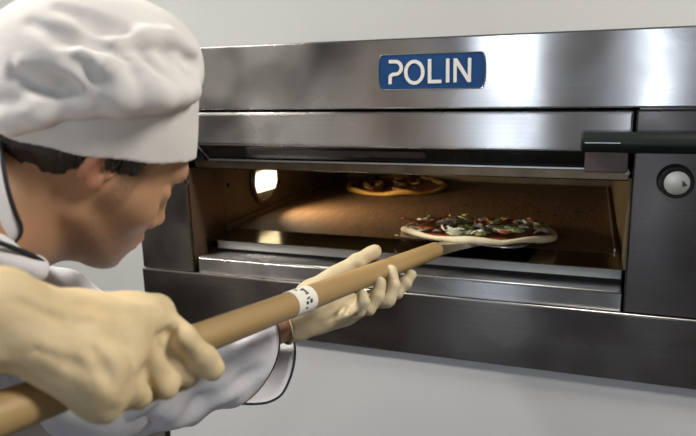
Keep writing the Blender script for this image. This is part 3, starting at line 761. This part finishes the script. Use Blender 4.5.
puff.u(ellipsoid(at(36, 92, .63), (.056, .062, .034), PR), .03)
puff.u(ellipsoid(at(110, 78, .62), (.060, .05, .028), PR), .03)
puff.u(ellipsoid(at(161, 66, .66), (.040, .06, .036), PR), .025)
puff.u(ellipsoid(at(171, 78, .66), (.028, .05, .020), PR), .015)
puff.u(ellipsoid(at(14, 76, .66), (.042, .06, .038), PR), .04)
puff.disp.append(wob(.0010, ((30, 18, 50), .3), ((-41, 35, 25), 1.2), ((20, -50, 35), 2), ((60, 30, -20), .8)))
for px, r in (([(118, 55), (140, 48), (160, 47), (180, 51), (197, 62)], .0095), ([(146, 60), (162, 72), (171, 84), (175, 97)], .0055), ([(166, 62), (180, 71), (187, 83), (190, 97)], .006), ([(186, 64), (193, 74), (196, 90)], .005),
               ([(18, 72), (40, 82), (62, 93), (88, 104)], .009), ([(70, 56), (92, 66), (110, 84), (120, 100)], .006), ([(132, 68), (141, 84), (148, 101)], .0055), ([(30, 22), (60, 36), (95, 42), (118, 54)], .005), ([(60, 8), (95, 22), (125, 32)], .004)):
    carve(puff, px, r, .014)
for px, r in (([(116, 46), (145, 38), (170, 39), (192, 50)], .007), ([(152, 60), (168, 74), (178, 96)], .005), ([(174, 60), (186, 76), (193, 96)], .0045), ([(24, 66), (48, 75), (72, 88)], .005), ([(84, 54), (106, 68), (126, 96)], .005), ([(134, 62), (148, 82), (158, 99)], .0045)):
    ridge(puff, px, r, .013)
both = SDF(); both.ops = puff.ops + [('u', .003, bprim)]; P_ = cast(both, [(-14, 124), (12, 121), (40, 114), (80, 107), (120, 101), (160, 96), (190, 91)])
for a, b in zip(P_[:-1], P_[1:]): puff.u(capsule(a, b, .0095), .016)
ht = sdf_obj('chef_hat', puff, .0026, M['hat'], chef); ht['label'] = 'puffed white crown of the chef hat'
sdf_obj('hat_band', band, .0026, M['hat'], ht)

# ------------------------------------------------------------------ jacket
S0, S1 = at(104, 384, .80), at(270, 358, .945); SAX = unit(S1-S0)
jk = SDF()
tn = unit(np.cross(HIP-NB, LSH-RSH))
jk.u(capsule(NB*.78+HIP*.22, MID, .135, .15, tn, .78), .05).u(capsule(MID, HIP, .15, .165, tn, .85), .05)
jk.u(capsule(HIP, HIP + np.array((-.02, 0, -.16)), .165, .18, tn, .9), .05)
jk.u(capsule(NB*.9+HIP*.1 , LSH, .062, .078), .05).u(capsule(NB*.82+HIP*.18, RSH, .06, .068), .05)
jk.u(capsule(LSH, LEL, .078, .066), .04).u(ellipsoid(at(52, 322, .80), (.066, .06, .066)), .05)
jk.u(capsule(RSH, REL, .068, .058), .04).u(capsule(REL, REL + .62*(RWR-REL), .058, .05), .03)
jk.u(capsule(at(-24, 234, .590), at(2, 248, .592), .011), .012).u(capsule(at(-16, 255, .572), at(34, 271, .612), .0135, .011), .012)
jk.disp.append(wob(.0022, ((40, 22, 60), 0), ((-31, 45, 25), 1.2), ((55, -20, 15), .4), ((90, 40, -50), 2)))
jk.s(capsule(hd_(-.02, 0, -.03), NB + unit(NB-hd_(-.02, 0, -.03))*.0, .058, .0635), .004)      # neck hole
jk.s(capsule(REL + .5*(RWR-REL), RWR + .3*(RWR-REL), .042, .04), .004)
jko = sdf_obj('chef_jacket', jk, .0048, M['cloth'], chef)
def ring(center, n, r, a0=0, a1=2*math.pi, N_=48, ref=CU):
    a = unit(ref - n*(ref@n)); b = np.cross(n, a)
    return [center + r*(math.cos(t)*a + math.sin(t)*b) for t in np.linspace(a0, a1, N_)]
# left sleeve: a wide tube from the elbow to a slanted, split cuff
def spline(P, n, closed=False):
    P = np.array(P, float); m = len(P); o = []
    for u_ in np.linspace(0, m if closed else m-1, n, endpoint=not closed):
        i = int(min(u_, m-1 if closed else m-2)); t = u_-i; g = (lambda k: P[k % m]) if closed else (lambda k: P[min(max(k, 0), m-1)])
        a, b, c_, d = g(i-1), g(i), g(i+1), g(i+2)
        o.append(.5*(2*b + (c_-a)*t + (2*a-5*b+4*c_-d)*t*t + (3*b-a-3*c_+d)*t**3))
    return np.array(o)
RIM = spline([at(*p) for p in ((273, 317, .925), (278, 330, .90), (279, 345, .888), (275, 362, .882), (266, 379, .884), (254, 394, .894), (241, 403, .915), (233, 398, .955), (233, 375, .985), (240, 350, 1.0), (252, 328, .99), (264, 316, .96))], 72, True)
RC = RIM.mean(0); SA = at(92, 388, .795); SAX = unit(RC-SA); NT = 40; v = []
for k in range(NT):
    t = k/(NT-1); e = t*t*(3-2*t)
    for i, p in enumerate(RIM):
        d = p-RC; d = unit(d-SAX*(d@SAX)); th = 2*math.pi*i/72
        q = (1-t)*(SA + d*.066) + t*p
        fold = 1.5*.0042*math.sin(3*th + 9*t + 1.5*math.sin(5*t)) + .0050*math.sin(5*th - 14*t + 1) + .0030*math.sin(2*th + 23*t) + .0022*math.sin(9*th + 16*t)
        v.append(q + d*fold*math.sin(math.pi*min(1, t*1.02))**.6)
sl_ = obj('sleeve', v, [[72*k+i, 72*k+(i+1) % 72, 72*k+72+(i+1) % 72, 72*k+72+i] for k in range(NT-1) for i in range(72)], M['cloth'], jko, True)
sd = sl_.modifiers.new('thickness', 'SOLIDIFY'); sd.thickness = .003; sd.offset = 0
MB().tube(RIM, .0020, 8, closed=True).build('cuff_piping', M['piping'], sl_, True)
# loose flap of the split cuff, hanging beyond the near edge
fa = spline([at(*p) for p in ((262, 330, 1.0), (258, 350, .995), (252, 370, .98), (247, 388, .955), (241, 401, .925))], 24)
fb = spline([at(*p) for p in ((285, 322, 1.0), (293, 338, .99), (295, 356, .975), (291, 376, .96), (282, 394, .945), (269, 402, .935), (254, 404, .925), (242, 403.5, .918))], 24)
v = [a*(1-u_) + b*u_ + CF*.012*math.sin(math.pi*u_) for a, b in zip(fa, fb) for u_ in np.linspace(0, 1, 7)]
fl_ = obj('cuff_flap', v, [[7*i+k, 7*i+k+1, 7*i+8+k, 7*i+7+k] for i in range(23) for k in range(6)], M['cloth'], sl_, True)
sd = fl_.modifiers.new('thickness', 'SOLIDIFY'); sd.thickness = .0025; sd.offset = 0
MB().tube(fb, .0018, 8).build('cuff_piping', M['piping'], fl_, True)
# stand collar: an open strip round the neck, its near front corner rounded
NA_ = unit(hd_(-.03, 0, -.035)-NB); c0 = at(-19, 205, .645); NA_ = unit(unit(CR*.96 - CU*.16 - CF*.05) + unit(hd_(-.03, 0, -.035)-NB))
cu = unit(CU - NA_*(CU@NA_)); cv = np.cross(NA_, cu)
if cv@(CAM-NB) < 0: cv = -cv                                     # towards the camera = chef's right
v = []; top = []; NK = 61; TH = 2.45
for i in range(NK):
    t = -TH + 2*TH*i/(NK-1); edge = TH-abs(t); hfac = min(1., math.sqrt(max(0, 1-(1-min(edge/.38, 1))**2)))
    hgt = .006 + .034*hfac
    for j in range(5):
        s_ = j/4; r_ = .0685 + .020*max(0, 1-s_*1.3) + .004*math.cos(t)
        p = c0 + NA_*(-.062 + (hgt+.074)*s_ + .004*math.cos(t)) + r_*(math.cos(t)*cu + math.sin(t)*cv); v.append(p)
    top.append(v[-1])
co = obj('collar', v, [[5*i+j, 5*i+j+1, 5*i+6+j, 5*i+5+j] for i in range(NK-1) for j in range(4)], M['cloth'], jko, True)
sd = co.modifiers.new('thickness', 'SOLIDIFY'); sd.thickness = .003; sd.offset = 0
MB().tube([v[0]] + top + [v[-5]], .0022, 8).build('collar_piping', M['piping'], co, True)
ll = [at(-16, 238.5, .560), at(-4, 241.5, .567), at(10, 246.5, .578), at(24, 252, .590), at(34, 256.5, .600), at(43, 262, .612)]
MB().tube(ll, .0024, 8).build('front_piping', M['piping'], jko, True)

# ------------------------------------------------------------------ gloves, trousers, shoes
rg = SDF(); hand(rg, RCH, RWR, .0158, 0, RPX); rg.u(capsule(RWR, RWR + .35*(REL-RWR), .031, .036), .02)
for px in ([(116, 330), (127, 345), (134, 362)], [(93, 350), (106, 370), (112, 385)], [(20, 302), (58, 318), (92, 322)], [(36, 350), (72, 364), (88, 372)], [(158, 337), (168, 333), (177, 325)]): carve(rg, px, .0024, .007)
rg.disp.append(wob(.0005, ((160, 110, 190), 0), ((-180, 150, 90), 1.2), ((120, -170, 130), .4)))
rg.cut(RWR + .30*(REL-RWR), REL-RWR)
g1 = sdf_obj('latex_glove', rg, .0024, M['glove'], chef); g1['label'] = 'cream latex glove on the near hand gripping the handle from above'
lg = SDF(); hand(lg, LCH, LWR, .0128, 0, LPX); lg.u(capsule(LWR, LWR + .12*(LEL-LWR), .0262, .0275), .012)
carve(lg, [(338, 318), (346, 312), (350, 305)], .0018, .004, d0=.8); carve(lg, [(352, 318), (360, 312), (364, 305)], .0018, .004, d0=.8); carve(lg, [(326, 322), (336, 316), (344, 306)], .0016, .004, d0=.8)
lg.disp.append(wob(.0004, ((160, 110, 190), 0), ((-180, 150, 90), 1.2), ((120, -170, 130), .4)))
GC = LWR + .08*(LEL-LWR); lg.cut(GC, LEL-LWR)
g2 = sdf_obj('latex_glove', lg, .002, M['glove2'], chef); g2['label'] = 'cream latex glove on the far hand cupped under the handle'
MB().tube(ring(GC, unit(LEL-LWR), .0272)[:-1], .0017, 8, closed=True).build('rolled_cuff', M['glove2'], g2, True)
tr = SDF()
tr.u(capsule(HIP + np.array((0, 0, .02)), HIP + np.array((0, 0, -.08)), .14, .145), .05)
for hj, kk, an in FEET: tr.u(capsule(hj, kk, .105, .082), .04).u(capsule(kk, an + np.array((0, 0, -.02)), .082, .072), .03)
sdf_obj('trousers', tr, .012, M['trousers'], chef)
for hj, kk, an in FEET:
    sh = SDF().u(capsule(an + np.array((-.02, 0, -.038)), an + np.array((.16, .065, -.045)), .047, .040), .02)
    sh.cut((0, 0, .002), (0, 0, -1)); sdf_obj('shoe', sh, .008, M['shoe'], chef)
